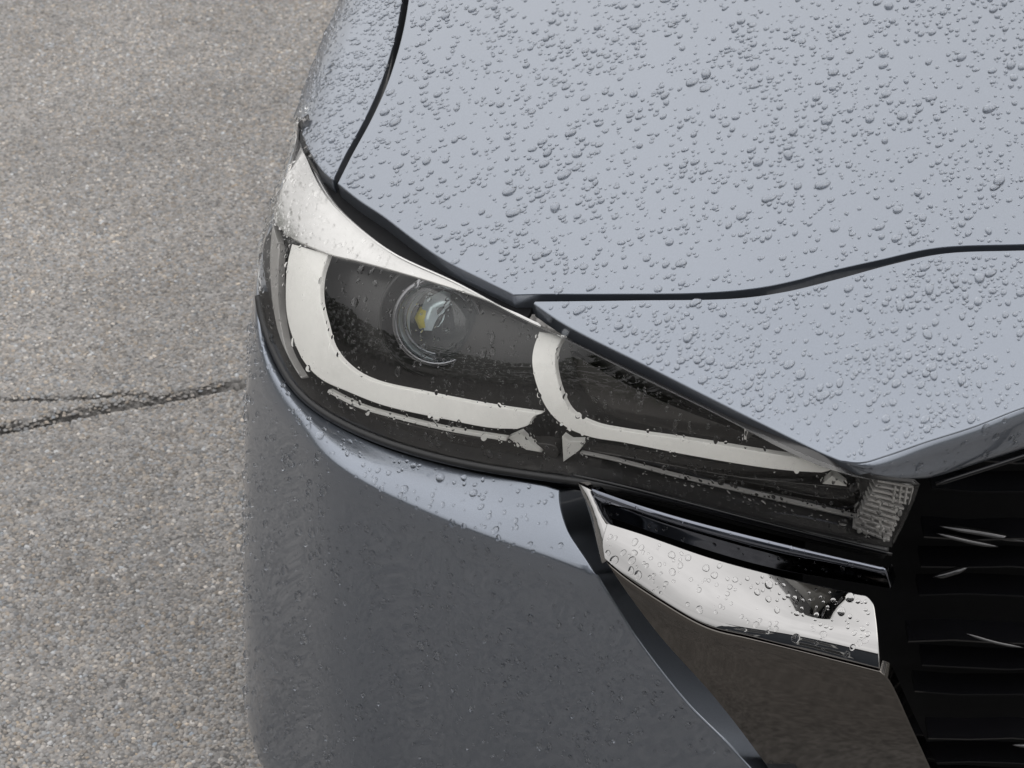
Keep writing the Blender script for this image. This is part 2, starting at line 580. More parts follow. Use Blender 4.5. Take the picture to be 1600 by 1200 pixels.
def ribbon_ab(surf, px, wpx, off=0.0, w2=None):
    c = crv(px, 6)
    t = np.gradient(c, axis=0); t /= np.linalg.norm(t, axis=1, keepdims=True)
    nn = np.stack([-t[:, 1], t[:, 0]], 1)
    ww = np.linspace(wpx, wpx if w2 is None else w2, len(c))[:, None] / 2
    return surf.inv(np.vstack([c + nn * ww, (c - nn * ww)[::-1]]), off)

# dark channels under the shut lines
panel('shut_line_channel', SKIN, ribbon_ab(SKIN, [(660, -150), (634, -8), (617, 77), (574, 187), (524, 284)], 34, -0.020), M['black'], car, off=-0.020, er=0.0005, skirt=0.004, spacing=0.02)
panel('shut_line_channel', SKIN, ribbon_ab(SKIN, [(790, 464), (950, 464), (1140, 461), (1290, 432), (1440, 396), (1600, 386), (1900, 380)], 30, -0.020), M['black'], car, off=-0.020, er=0.0005, skirt=0.004, spacing=0.02)
panel('lamp_channel', SKIN, ribbon_ab(SKIN, [(508, 285), (540, 318), (600, 366), (680, 412), (750, 446), (830, 484)], 50, -0.014, 36), M['black'], car, off=-0.014, er=0.0008, skirt=0.004, spacing=0.02)

# nose lip: the darker folded edge above the grille
lt = [(1316, 721), (1344, 724), (1381, 714), (1444, 692), (1522, 667), (1600, 637), (1750, 593), (1900, 571), (2100, 563)]
lb = [(1322, 727), (1362, 742), (1405, 751), (1455, 750), (1522, 730), (1600, 705), (1750, 655), (1900, 632), (2100, 622)]
ltP = SKIN.pt(lt, -0.0012)
lbP = np.array([at_y(u, v, y) for (u, v), y in zip(lb, ltP[:, 1] + np.array([0, 0, .001, .002, .002, .002, .002, .002, .002]))])
rows = []
for t, bl in ((0, 0), (0.07, 0.0018), (0.5, 0.0016), (0.88, 0.0), (1, -0.003)):
    r = ltP * (1 - t) + lbP * t
    r[:, 1] -= bl * np.array([0, .5, 1, 1, 1, 1, 1, 1, 1])
    rows.append(r)
LIP = cage(rows)
def full_ab(s, a0=0.0, a1=1.0, b0=0.0, b1=1.0, step=0.006):
    A, B = s.rng[1], s.rng[3]
    a0, a1, b0, b1 = a0 * A, a1 * A, b0 * B, b1 * B
    na, nb = max(3, int((a1 - a0) / step)), max(3, int((b1 - b0) / step))
    return np.vstack([np.stack([np.linspace(a0, a1, na), np.full(na, b0)], 1)[:-1],
                      np.stack([np.full(nb, a1), np.linspace(b0, b1, nb)], 1)[:-1],
                      np.stack([np.linspace(a1, a0, na), np.full(na, b1)], 1)[:-1],
                      np.stack([np.full(nb, a0), np.linspace(b1, b0, nb)], 1)[:-1]])
panel('nose_lip', LIP, full_ab(LIP), M['paint'], car, er=0.0006, skirt=0.012, spacing=0.005)

# ------------------------------------------------------------------ headlight
LT = [(1440, 757), (1310, 729), (1150, 653), (1000, 578), (880, 518), (790, 474), (705, 427), (620, 388), (556, 342), (512, 298), (488, 257), (471, 215)]
LB = [(1393, 858, 1.532), (1290, 836, 1.538), (1130, 797, 1.565), (990, 763, 1.600), (880, 745, 1.633), (760, 727, 1.663), (650, 702, 1.697),
      (560, 670, 1.735), (490, 630, 1.773), (447, 583, 1.813), (418, 523, 1.853), (403, 458, 1.885)]
LTP = SKIN.pt(LT)
LTP[:, 2] -= 0.005
LTP[0] = at_y(1440, 757, lbP[3][1] + 0.016)
LBP = np.array([at_y(*p) for p in LB])
c12 = at_y(461, 176, LTP[-1][1] + 0.035)
LTP = np.vstack([LTP, [c12, c12 + (0.040, 0.045, -0.002)]])
c12 = at_y(406, 368, 1.93)
LBP = np.vstack([LBP, [c12, c12 + (0.030, 0.050, 0.0)]])
bul = np.array([.002, .003, .006, .009, .011, .013, .014, .015, .016, .016, .015, .013, .012, .010])
cho = LBP - LTP
tan = np.gradient(LTP + LBP, axis=0)
nb_ = np.cross(cho, tan); nb_ /= np.linalg.norm(nb_, axis=1, keepdims=True)
nb_ *= np.sign(nb_ @ np.array((-0.2, -0.7, 0.6)))[:, None]
rows = [LTP + cho * t + nb_ * (bul * 4 * t * (1 - t) * (1.12 if t < 0.5 else 1.0))[:, None] for t in (0, 0.16, 0.38, 0.66, 1)]
LENS = cage(rows)

lamp = empty('headlight', (0.0, 1.75, 0.65))
adopt(lamp, car)
lens_ab = full_ab(LENS, b0=0.002, b1=0.998)
lens = panel('lens', LENS, lens_ab, M['lens'], lamp, er=0.0015, skirt=0.003, spacing=0.008)
DEPTH = lambda A: np.interp(A, [0, LENS.ta[5], LENS.ta[8], LENS.ta[10], LENS.ta[12]], [0.040, 0.044, 0.034, 0.014, 0.006])
def housing_grid():
    na_, nb2 = 120, 40
    A, B_ = np.meshgrid(np.linspace(0.002, LENS.ta[12], na_), np.linspace(0.02, 0.985, nb2) * LENS.rng[3])
    A, B_ = A.ravel(), B_.ravel()
    V = LENS.f(A, B_) - LENS.n(A, B_) * DEPTH(A)[:, None]
    F = [(r * na_ + i_, r * na_ + i_ + 1, (r + 1) * na_ + i_ + 1, (r + 1) * na_ + i_) for r in range(nb2 - 1) for i_ in range(na_ - 1)]
    return link('housing', mesh_of('housing', V, F), M['housing'], lamp)
housing_grid()
# dark side walls from the lens rim to the housing
def wall_strip(name, s, b, o0, o1, mt, parent, a0=0, a1=None):
    aa = np.linspace(a0, s.rng[1] if a1 is None else a1, 120)
    N_ = s.n(aa, np.full(120, b)); P0_ = s.f(aa, np.full(120, b))
    P = [P0_ - N_ * (0.001 + DEPTH(aa) * o)[:, None] for o in (0.0, 0.5, 1.05)]
    V = np.vstack(P)
    F = []
    for r in range(2):
        for i in range(119):
            F.append((r * 120 + i, r * 120 + i + 1, (r + 1) * 120 + i + 1, (r + 1) * 120 + i))
    return link(name, mesh_of(name, V, F), mt, parent)
wall_strip('housing_wall', LENS, LENS.rng[3] * 0.985, -0.002, -0.042, M['housing'], lamp, a1=LENS.ta[11])
wall_strip('housing_wall', LENS, LENS.rng[3] * 0.012, -0.002, -0.042, M['housing'], lamp, a1=LENS.ta[11])
# rim seal along the lower edge
P = LENS.at(np.linspace(0.004, LENS.ta[11], 140), np.full(140, LENS.rng[3] * 1.0), -0.001)
P[:, 2] -= 0.003
tube('lens_seal', P, 0.0040, M['rubber'], lamp, seg=10)
P2 = P[:120].copy(); P2[:, 2] -= 0.010; P2[:, 1] += 0.012
tube('lens_seal', P2, 0.006, M['black'], lamp, seg=8)

D1, D2 = -0.007, -0.007
drl_out = [(456, 381), (449, 411), (446, 455), (448, 492), (458, 531), (477, 569), (503, 594), (542, 612), (599, 634), (697, 656), (765, 669), (808, 671)]
drl_in = [(847, 646), (817, 642), (755, 632), (661, 613), (583, 595), (549, 577), (521, 546), (508, 505), (500, 467), (502, 430), (513, 396)]
lp = loop(drl_out, [(808, 671), (826, 664), (834, 652), (847, 646)], drl_in, [(513, 396), (484, 389), (456, 381)], step=4)
panel('light_strip', LENS, LENS.inv(lp, D1), M['strip'], lamp, off=D1, er=0.001, skirt=0.004, spacing=0.008, nlift=0.4)
d2o = [(842, 518), (833, 545), (831, 567), (838, 602), (855, 640), (883, 667), (921, 683), (974, 692), (1061, 709), (1171, 728), (1235, 736), (1284, 739)]
d2i = [(1290, 722), (1278, 720), (1217, 711), (1092, 690), (967, 672), (927, 663), (892, 643), (874, 605), (867, 567), (870, 545), (881, 524)]
lp = loop(d2o, [(1284, 739), (1298, 735), (1308, 728)], [(1308, 729), (1290, 722)], d2i, [(881, 524), (842, 518)], step=4)
panel('light_strip', LENS, LENS.inv(lp, D2), M['strip'], lamp, off=D2, er=0.001, skirt=0.004, spacing=0.008, nlift=0.4)
# thin lower guide and little chrome facets
panel('light_guide', LENS, ribbon_ab(LENS, [(512, 611), (560, 635), (622, 653), (697, 671), (791, 687)], 5, -0.011), M['strip'], lamp, off=-0.011, er=0.0005, skirt=0.004, spacing=0.01)
for pl in ([(793, 684), (812, 676), (826, 690), (846, 707), (822, 703)], [(880, 722), (878, 682), (890, 690), (915, 690), (905, 704)], [(1285, 756), (1300, 744), (1323, 760)]):
    panel('facet', LENS, LENS.inv(loop(*[[pl[i], pl[(i + 1) % len(pl)]] for i in range(len(pl))], step=6), -0.016), M['strip'], lamp, off=-0.016, er=0.0005, skirt=0.006, spacing=0.02)
# bright upper trim seen through the lens
ut = [(470, 228), (490, 264), (520, 304), (570, 353), (625, 389), (705, 430), (790, 477), (846, 502)]
ub = [(846, 506), (800, 488), (749, 466), (690, 446), (630, 428), (560, 409), (514, 398), (455, 372), (432, 352)]
t_ab = LENS.inv(loop(ut, ub, step=5), -0.005)
kend = LENS.ta[12] + 0.012
trim_ab = np.vstack([t_ab, crv([t_ab[-1], (t_ab[-1][0] + 0.02, t_ab[-1][1] + 0.004), (kend, t_ab[-1][1] + 0.010)], 0.004)[1:],
                     crv([(kend, t_ab[-1][1] + 0.010), (kend, t_ab[0][1] + 0.012)], 0.004)[1:], crv([(kend, t_ab[0][1] + 0.012), t_ab[0]], 0.004)[1:-1]])
panel('upper_trim', LENS, trim_ab, M['silver'], lamp, off=-0.005, er=0.001, skirt=0.006, spacing=0.008)
# outer reflector wall left of the big strip
o_ab = LENS.inv(crv([(436, 388), (434, 440), (437, 500), (449, 552), (472, 592)], 5), -0.005)
o_ab2 = o_ab.copy(); o_ab2[:, 0] += np.linspace(0.034, 0.012, len(o_ab))
panel('side_trim', LENS, np.vstack([o_ab, o_ab2[::-1]]), M['side'], lamp, off=-0.005, er=0.0008, skirt=0.006, spacing=0.006)
# lower ledge of the lamp
lo = loop([(500, 612), (560, 648), (650, 682), (760, 708), (868, 728)], [(868, 728), (870, 700), (800, 690), (700, 676), (600, 652), (530, 624), (500, 612)], step=6)
panel('lower_ledge', LENS, LENS.inv(lo, -0.020), M['housing2'], lamp, off=-0.020, er=0.001, skirt=0.010, spacing=0.01)
lo = loop([(905, 700), (1000, 718), (1150, 745), (1290, 760), (1345, 765)], [(1345, 765), (1330, 828)], [(1330, 828), (1200, 798), (1060, 762), (905, 722)], [(905, 722), (905, 700)], step=6)
panel('lower_ledge', LENS, LENS.inv(lo, -0.024), M['housing2'], lamp, off=-0.024, er=0.001, skirt=0.010, spacing=0.01)
panel('ledge_line', LENS, ribbon_ab(LENS, [(906, 708), (960, 720), (1060, 746), (1180, 774), (1345, 812)], 2.2, -0.016), M['side'], lamp, off=-0.016, er=0.0004, skirt=0.003, spacing=0.01)
# inner bowl plate with its curved edge, and the little upright divider
pl = loop([(890, 548), (940, 580), (1040, 630), (1140, 668), (1190, 688)], [(1190, 688), (1100, 682), (1000, 662), (945, 645), (912, 610), (890, 548)], step=6)
panel('inner_plate', LENS, LENS.inv(pl, -0.026), M['housing2'], lamp, off=-0.026, er=0.001, skirt=0.008, spacing=0.012)
panel('divider', LENS, ribbon_ab(LENS, [(1165, 653), (1164, 687)], 4, -0.012), M['silver'], lamp, off=-0.012, er=0.0004, skirt=0.012, spacing=0.01)
# ribbed end block
for i in range(11):
    t = i / 10
    l0 = np.array((1372 - 40 * t, 752 + 72 * t)); l1 = np.array((1428 - 38 * t, 762 + 84 * t))
    panel('rib', LENS, ribbon_ab(LENS, [l0, (l0 + l1) / 2, l1], 3.2, -0.006), M['side'], lamp, off=-0.006, er=0.0004, skirt=0.007, spacing=0.01)
for i in range(4):
    p0 = np.array((1400 + 9 * i, 760 + 1 * i)); p1 = p0 + (-4, 26)
    panel('rib', LENS, ribbon_ab(LENS, [p0, (p0 + p1) / 2, p1], 3.0, -0.005), M['side'], lamp, off=-0.005, er=0.0004, skirt=0.006, spacing=0.01)
rb = loop([(1372, 748), (1436, 760)], [(1436, 760), (1394, 852)], [(1394, 852), (1328, 830)], [(1328, 830), (1372, 748)], step=6)
panel('rib_backing', LENS, LENS.inv(rb, -0.011), M['housing2'], lamp, off=-0.011, er=0.0006, skirt=0.006, spacing=0.012)

# projector
pc = LENS.pt((684, 503), -0.030)[0]
ax = np.array((-0.06, -0.92, 0.38)); ax /= np.linalg.norm(ax)
def lathe(name, prof, c, ax, mt, parent, seg=56):
    u = np.cross(ax, (0, 0, 1.0)); u /= np.linalg.norm(u); v = np.cross(u, ax)
    V, F = [], []
    for r, h in prof:
        for k in range(seg):
            a = 2 * math.pi * k / seg
            V.append(c + ax * h + (u * math.cos(a) + v * math.sin(a)) * r)
    for i in range(len(prof) - 1):
        for k in range(seg):
            l = (k + 1) % seg
            F.append((i * seg + k, i * seg + l, (i + 1) * seg + l, (i + 1) * seg + k))
    return link(name, mesh_of(name, V, F), mt, parent)
rl = 0.033
lathe('projector_lens', [(1e-5, 0.013)] + [(rl * math.sin(R(a)), 0.013 * math.cos(R(a))) for a in range(8, 91, 8)] + [(rl, -0.004)], pc, ax, M['pglass'], lamp)
lathe('projector_ring', [(rl * 1.0, -0.012), (rl * 1.0, 0.002), (rl * 1.05, 0.004), (rl * 1.12, 0.003), (rl * 1.17, -0.004), (rl * 1.17, -0.02)], pc, ax, M['steel'], lamp)
lathe('projector_shroud', [(rl * 1.15, -0.018), (rl * 1.35, -0.018), (rl * 1.46, -0.014), (rl * 1.50, -0.0135), (rl * 1.54, -0.016), (rl * 1.55, -0.04)], pc, ax, M['housing'], lamp)
lathe('projector_bowl', [(rl * 1.0, -0.006), (rl * 0.95, -0.016), (rl * 0.75, -0.026), (rl * 0.4, -0.032), (1e-5, -0.034)], pc, ax, M['reflector'], lamp)
lathe('led_chip', [(0.012, -0.028), (0.011, -0.018), (0.008, -0.015), (1e-5, -0.014)], pc + np.array((-0.010, 0, 0.0)), ax, M['led'], lamp, seg=7)
lathe('projector_rim', [(rl * 0.80, -0.010), (rl * 0.83, -0.007), (rl * 0.90, -0.007), (rl * 0.93, -0.012)], pc, ax, M['steel'], lamp)
lathe('projector_shutter', [(rl * 0.15, -0.012), (rl * 0.45, -0.011), (rl * 0.74, -0.016), (rl * 0.76, -0.022)], pc + np.array((0.006, 0, -0.001)), ax, M['reflector'], lamp, seg=9)
offset_root(lamp)

# ------------------------------------------------------------------ bumper: shelf under the lamp, then the upright face
SI = [(985, 790, 1.605), (870, 758, 1.638), (760, 739, 1.668), (650, 714, 1.702), (556, 681, 1.739), (485, 640, 1.778), (441, 592, 1.817), (414, 530, 1.856), (402, 465, 1.888)]
SO = [(1010, 935, 1.548), (905, 886, 1.574), (800, 848, 1.604), (690, 806, 1.638), (590, 760, 1.676), (515, 712, 1.712), (459, 657, 1.765), (418, 592, 1.818), (398, 520, 1.868)]
SIP = np.vstack([[at_y(u_, v_ - 5, y_) for u_, v_, y_ in SI], [(-0.2255, 1.930, 0.672)]])
SOP = np.vstack([[at_y(*p) for p in SO], [(-0.2305, 1.925, 0.650)]])
# continue to the right (under the chrome) and backwards along the side
SIP = np.vstack([[SIP[0] + (0.16, -0.085, 0)], SIP, [(-0.221, 1.995, 0.680), (-0.203, 2.2, 0.69)]])
SOP = np.vstack([[SOP[0] + (0.16, -0.085, -0.004)], SOP, [(-0.2280, 1.990, 0.657), (-0.210, 2.2, 0.67)]])
tg = np.gradient(SOP[:, :2], axis=0); tg /= np.linalg.norm(tg, axis=1, keepdims=True)
nrm = np.stack([tg[:, 1], -tg[:, 0]], 1)
nrm *= np.sign(nrm @ np.array((-0.5, -1.0)))[:, None]
rows = [SIP, SIP * 0.66 + SOP * 0.34 + np.array((0, 0, 0.0026)), SIP * 0.38 + SOP * 0.62 + np.array((0, 0, 0.0042)), SIP * 0.15 + SOP * 0.85 + np.array((0, 0, 0.0029)), SIP * 0.04 + SOP * 0.96 + np.array((0, 0, 0.0012)), SOP]
for o, dz in ((0.0012, 0.0035), (0.0026, 0.010), (0.0055, 0.030), (0.010, 0.07), (0.015, 0.13), (0.0200, 0.21), (0.0255, 0.30), (0.0290, 0.40), (0.024, 0.48), (-0.02, 0.55)):
    r = SOP.copy()
    fr_ = np.interp(np.arange(len(SOP)), [0, 5, 9, len(SOP) - 1], [0, 0.2, 1, 1])
    r[:, :2] += nrm * (o * fr_ - (1 - fr_) * 0.10 * max(0, dz - 0.012))[:, None]
    r[:, 2] -= dz
    rows.append(r)
BUMP = cage(rows, (-0.2, -0.9, 0.1))
right = [(874, 764), (876, 790), (888, 829), (904, 855), (921, 880), (936, 905), (965, 953), (1000, 1006), (1075, 1101), (1142, 1168), (1230, 1265)]
rab = BUMP.inv(crv(right, 5))
end = np.array((BUMP.rng[1] * 0.995, 0.004))
bot = BUMP.rng[3] * 0.97
i0 = rab[0]
bump_ab = np.vstack([rab, crv([rab[-1], (rab[-1][0] + 0.02, bot)], 0.006)[1:], crv([(rab[-1][0] + 0.02, bot), (end[0], bot)], 0.012)[1:],
                     crv([(end[0], bot), end], 0.01)[1:], crv([end, (i0[0] + 0.012, 0.0035)], 0.005)[1:]])
panel('front_bumper', BUMP, bump_ab, M['paint'], car, er=0.0020, skirt=0.028, sdir=(0.88, 0.44, -0.16), spacing=0.008)

# ------------------------------------------------------------------ chrome wing, gloss strip, grille
ct = [(925, 806, 1.572), (1000, 832, 1.553), (1112, 870, 1.530), (1225, 900, 1.510), (1352, 928, 1.490), (1440, 945, 1.478)]
cc = [(935, 872, 1.545), (1003, 917, 1.520), (1102, 974, 1.487), (1222, 1004, 1.463), (1362, 1040, 1.443), (1450, 1060, 1.433)]
cl = [(935, 925, 1.553), (1003, 980, 1.528), (1102, 1040, 1.494), (1222, 1070, 1.471), (1362, 1102, 1.452), (1450, 1118, 1.442)]
cb = [(935, 1340, 1.680), (1003, 1340, 1.640), (1102, 1350, 1.600), (1222, 1350, 1.570), (1400, 1350, 1.545), (1520, 1350, 1.530)]
T0, T1, T2, T3 = [np.array([at_y(*p) for p in r]) for r in (ct, cc, cl, cb)]
roll_ = np.array([0, 0.0, 0.0004, 0.0022, 0.0026, 0.002])[:, None] * np.array((0, -0.4, 1.0))
CH = cage([T0, T0 * 0.5 + T1 * 0.5 + np.array((0, -0.001, 0.002)) + roll_ * 0.5, T0 * 0.12 + T1 * 0.88 + np.array((0, 0, 0.0012)) + roll_, T1 * 0.93 + T2 * 0.07 + np.array((0, -0.001, 0)), T1 * 0.75 + T2 * 0.25 + np.array((0, -0.0006, 0)), T2, T2 * 0.5 + T3 * 0.5, T3])
wing = empty('grille_wing', (0.2, 1.5, 0.4))
adopt(wing, car)
crease = [(944, 873), (975, 899), (1030, 936), (1105, 978), (1172, 995), (1262, 1018), (1373, 1046)]
wl = loop([(948, 817), (1000, 833), (1112, 871), (1225, 901), (1340, 927), (1354, 930), (1364, 941), (1369, 965), (1374, 1020), (1375, 1046)],
          [(1375, 1046), (1262, 1018), (1172, 995), (1105, 978), (1030, 936), (975, 899), (944, 873)], [(944, 873), (941, 845), (948, 817)], step=4)
panel('chrome_face', CH, CH.inv(wl), M['chrome'], wing, er=0.0012, skirt=0.012, spacing=0.006)
wl2 = loop([(947, 878), (976, 903), (1030, 939), (1105, 981), (1172, 998), (1262, 1021), (1375, 1050)], [(1375, 1050), (1390, 1066), (1430, 1150), (1500, 1300)],
           [(1500, 1300), (1270, 1300)], [(1270, 1300), (1176, 1168), (1112, 1086), (1030, 994), (974, 919), (947, 878)], step=4)
panel('lower_face', CH, CH.inv(wl2), M['bronze'], wing, er=0.0012, skirt=0.012, spacing=0.007)
# rising blade at the outer end
bt = [(900, 752, 1.603), (914, 758, 1.597), (934, 769, 1.590)]
bm = [(918, 800, 1.583), (932, 800, 1.574), (957, 808, 1.576)]
b3 = [(930, 845, 1.562), (942, 842, 1.556), (962, 830, 1.560)]
bb = [(940, 884, 1.550), (948, 880, 1.548), (958, 876, 1.552)]
BL = cage([[at_y(*p) for p in r] for r in (bt, bm, b3, bb)])
panel('chrome_blade', BL, full_ab(BL, 0.02, 0.98, 0.02, 0.98, 0.003), M['chrome'], wing, er=0.0016, skirt=0.012, spacing=0.004)
# smoked strip above
st = [(922, 760, 1.592), (1000, 787, 1.568), (1112, 819, 1.545), (1225, 847, 1.524), (1349, 876, 1.505), (1400, 888, 1.497)]
sb = [(950, 809, 1.594), (1015, 832, 1.572), (1120, 866, 1.549), (1228, 894, 1.528), (1367, 917, 1.509), (1405, 924, 1.502)]
S0, S1 = [np.array([at_y(*p) for p in r]) for r in (st, sb)]
ST = cage([S0, S0 * 0.94 + S1 * 0.06 + np.array((0, -0.0036, 0.0)), S0 * 0.86 + S1 * 0.14 + np.array((0, -0.0048, 0)), S0 * 0.5 + S1 * 0.5 + np.array((0, -0.0036, 0)), S1])
panel('smoked_strip', ST, full_ab(ST, 0.0, 0.97, 0.01, 0.99, 0.004), M['smoke'], wing, er=0.0018, skirt=0.010, spacing=0.006)
offset_root(wing)

grille = empty('grille', (0.45, 1.6, 0.4))
adopt(grille, car)
def boxmesh(name, pts8, mt, parent):
    F = [(0, 1, 2, 3), (7, 6, 5, 4), (0, 4, 5, 1), (1, 5, 6, 2), (2, 6, 7, 3), (3, 7, 4, 0)]
    return link(name, mesh_of(name, pts8, F, smooth=False), mt, parent)
def slab(x0, x1, y0, y1, z0, z1):
    return [(x0, y0, z0), (x1, y0, z0), (x1, y0, z1), (x0, y0, z1), (x0, y1, z0), (x1, y1, z0), (x1, y1, z1), (x0, y1, z1)]
boxmesh('backing', slab(0.02, 0.85, 1.72, 1.74, 0.12, 0.640), M['black'], grille)
boxmesh('backing', slab(0.24, 0.85, 1.64, 1.719, 0.12, 0.70), M['black'], grille)
# bezel under the lamp down to the chrome
bz = [(893, 742, 1.612), (962, 757, 1.592), (1075, 786, 1.570), (1187, 815, 1.550), (1394, 866, 1.523), (1440, 800, 1.520)]
tube('bezel_line', crv([at_y(u, v, y) for u, v, y in bz[:5]], 0.006), 0.0016, M['gloss_black'], grille, seg=8)
rm = [(1462, 757, 1.512), (1522, 738, 1.514), (1600, 713, 1.518), (1750, 664, 1.52), (1900, 640, 1.52)]
tube('grille_rim', crv([at_y(*p) for p in rm], 0.01), 0.0018, M['gloss_black'], grille, seg=8)
# thin blades, each its own piece, a little uneven
for k in range(12):
    z = 0.688 - 0.034 * k
    y = 1.590 + 0.010 * math.sin(k * 2.1)
    x0 = 0.318 + 0.012 * abs(math.sin(k * 1.3)) + 0.006 * max(0, k - 5)
    n_ = 14
    xs_ = np.linspace(x0, 0.80, n_)
    th, dp = 0.0016, 0.020
    V, F = [], []
    for i_, xx in enumerate(xs_):
        zz = z - 0.035 * (xx - x0) + 0.0015 * math.sin(xx * 60 + k)
        yy = y + 0.01 * (xx - x0)
        V += [(xx, yy, zz - th), (xx, yy - 0.001, zz + th * 0.4), (xx, yy + dp, zz + th + 0.004), (xx, yy + dp, zz - th + 0.002)]
    for i_ in range(n_ - 1):
        for q in range(4):
            r_ = (q + 1) % 4
            F.append((i_ * 4 + q, i_ * 4 + r_, (i_ + 1) * 4 + r_, (i_ + 1) * 4 + q))
    F += [(3, 2, 1, 0), tuple((n_ - 1) * 4 + q for q in range(4))]
    link('blade', mesh_of('blade', V, F, smooth=False), M['gloss_black'], grille)
# short slivers added between the blades to imitate glints of sky
g_ = np.random.default_rng(5)
spots = [(1468, 822, 1605, 846, 13), (1463, 833, 1560, 854, 10), (1458, 902, 1512, 886, 12),
         (1510, 990, 1600, 1012, 7), (1582, 1164, 1640, 1172, 8)]
for (u0, v0, u1, v1, wp) in spots:
    y_ = 1.565 + g_.uniform(0, 0.02)
    a_, b_ = at_y(u0, v0, y_), at_y(u1, v1, y_ + 0.004)
    m_ = (a_ + b_) / 2 + np.array((0, 0, g_.uniform(-0.0015, 0.0015)))
    P_ = crv([a_, m_, b_], 0.004)
    rr_ = wp * 0.00026 * np.clip(np.sin(np.linspace(0.15, 3.0, len(P_))) * 1.4, 0.2, 1)
    tube('glint_fin', P_, rr_, M['smoke2'], grille, seg=6, flat=0.6)
offset_root(grille)
# windscreen, scuttle and roof behind the bonnet (out of the frame, reflected in bonnet and droplets)
M['glass'] = mat('dark_glass', (0.01, 0.012, 0.013), 0.03, coat=0.5, noise=0.1, nscale=20)
def cabin(name, prof, x0, x1, mt, th=0.02, crown=0.05):
    V, F = [], []
    ns = 17
    for (W, Z, tap) in prof:
        for i_ in range(ns):
            t = i_ / (ns - 1) * 2 - 1
            X = 0.69 + t * (0.5 * (x1 - x0) - tap)
            V.append(c2w(np.array(X), np.array(W + 0.10 * t * t), np.array(Z - crown * t * t)))
    m = len(prof)
    top = len(V)
    V += [v - np.array((0, 0, th)) for v in V]
    for j_ in range(m - 1):
        for i_ in range(ns - 1):
            a = j_ * ns + i_
            F.append((a, a + 1, a + ns + 1, a + ns)); F.append((top + a, top + a + ns, top + a + ns + 1, top + a + 1))
    return link(name, mesh_of(name, V, F), mt, car)
cabin('scuttle', [(0.98, 0.93, 0.0), (1.10, 0.925, 0.0), (1.16, 0.935, 0.0)], 0.0, 1.38, M['black'])
cabin('windscreen', [(1.15, 0.945, 0.02), (1.45, 1.14, 0.06), (1.80, 1.32, 0.10), (1.98, 1.38, 0.12)], 0.0, 1.38, M['glass'])
cabin('roof', [(1.99, 1.385, 0.12), (2.3, 1.42, 0.12), (2.8, 1.43, 0.13), (3.3, 1.40, 0.15)], 0.0, 1.38, M['paint'])
offset_root(car)

# ------------------------------------------------------------------ ground
def asphalt_mat():
    m = bpy.data.materials.new('weathered_asphalt')
    m.use_nodes = True
    t = m.node_tree
    b = t.nodes['Principled BSDF']
    b.inputs['Roughness'].default_value = 0.85
    c = t.nodes.new('ShaderNodeTexCoord')
    v = t.nodes.new('ShaderNodeTexVoronoi'); v.inputs['Scale'].default_value = 190
    n = t.nodes.new('ShaderNodeTexNoise'); n.inputs['Scale'].default_value = 3.0; n.inputs['Detail'].default_value = 6
    n2 = t.nodes.new('ShaderNodeTexNoise'); n2.inputs['Scale'].default_value = 420; n2.inputs['Detail'].default_value = 3
    for q in (v, n, n2):
        t.links.new(c.outputs['Object'], q.inputs['Vector'])
    sep = t.nodes.new('ShaderNodeSeparateColor')
    t.links.new(v.outputs['Color'], sep.inputs[0])
    r = t.nodes.new('ShaderNodeValToRGB')
    els = r.color_ramp.elements
    els[0].position = 0; els[0].color = (0.10, 0.096, 0.092, 1)
    els[1].position = 1; els[1].color = (0.32, 0.307, 0.294, 1)
    e2 = els.new(0.5); e2.color = (0.205, 0.197, 0.188, 1)
    t.links.new(sep.outputs[0], r.inputs[0])
    mr = t.nodes.new('ShaderNodeMapRange'); mr.inputs['From Min'].default_value = 0.3; mr.inputs['From Max'].default_value = 0.7
    mr.inputs['To Min'].default_value = 0.85; mr.inputs['To Max'].default_value = 1.12
    t.links.new(n.outputs[0], mr.inputs['Value'])
    s = t.nodes.new('ShaderNodeVectorMath'); s.operation = 'SCALE'
    t.links.new(r.outputs[0], s.inputs[0]); t.links.new(mr.outputs[0], s.inputs['Scale'])
    t.links.new(s.outputs[0], b.inputs['Base Color'])
    bp = t.nodes.new('ShaderNodeBump'); bp.inputs['Strength'].default_value = 0.7; bp.inputs['Distance'].default_value = 0.002
    ad = t.nodes.new('ShaderNodeMath'); ad.operation = 'SUBTRACT'
    t.links.new(n2.outputs[0], ad.inputs[0]); t.links.new(v.outputs['Distance'], ad.inputs[1])
    t.links.new(ad.outputs[0], bp.inputs['Height']); t.links.new(bp.outputs[0], b.inputs['Normal'])
    return m
M['asphalt'] = asphalt_mat()
def stone_mat():
    m = bpy.data.materials.new('aggregate_stone')
    m.use_nodes = True
    t = m.node_tree
    b = t.nodes['Principled BSDF']
    b.inputs['Roughness'].default_value = 0.7
    a = t.nodes.new('ShaderNodeAttribute'); a.attribute_name = 'tone'
    t.links.new(a.outputs['Color'], b.inputs['Base Color'])
    return m
M['stone'] = stone_mat()

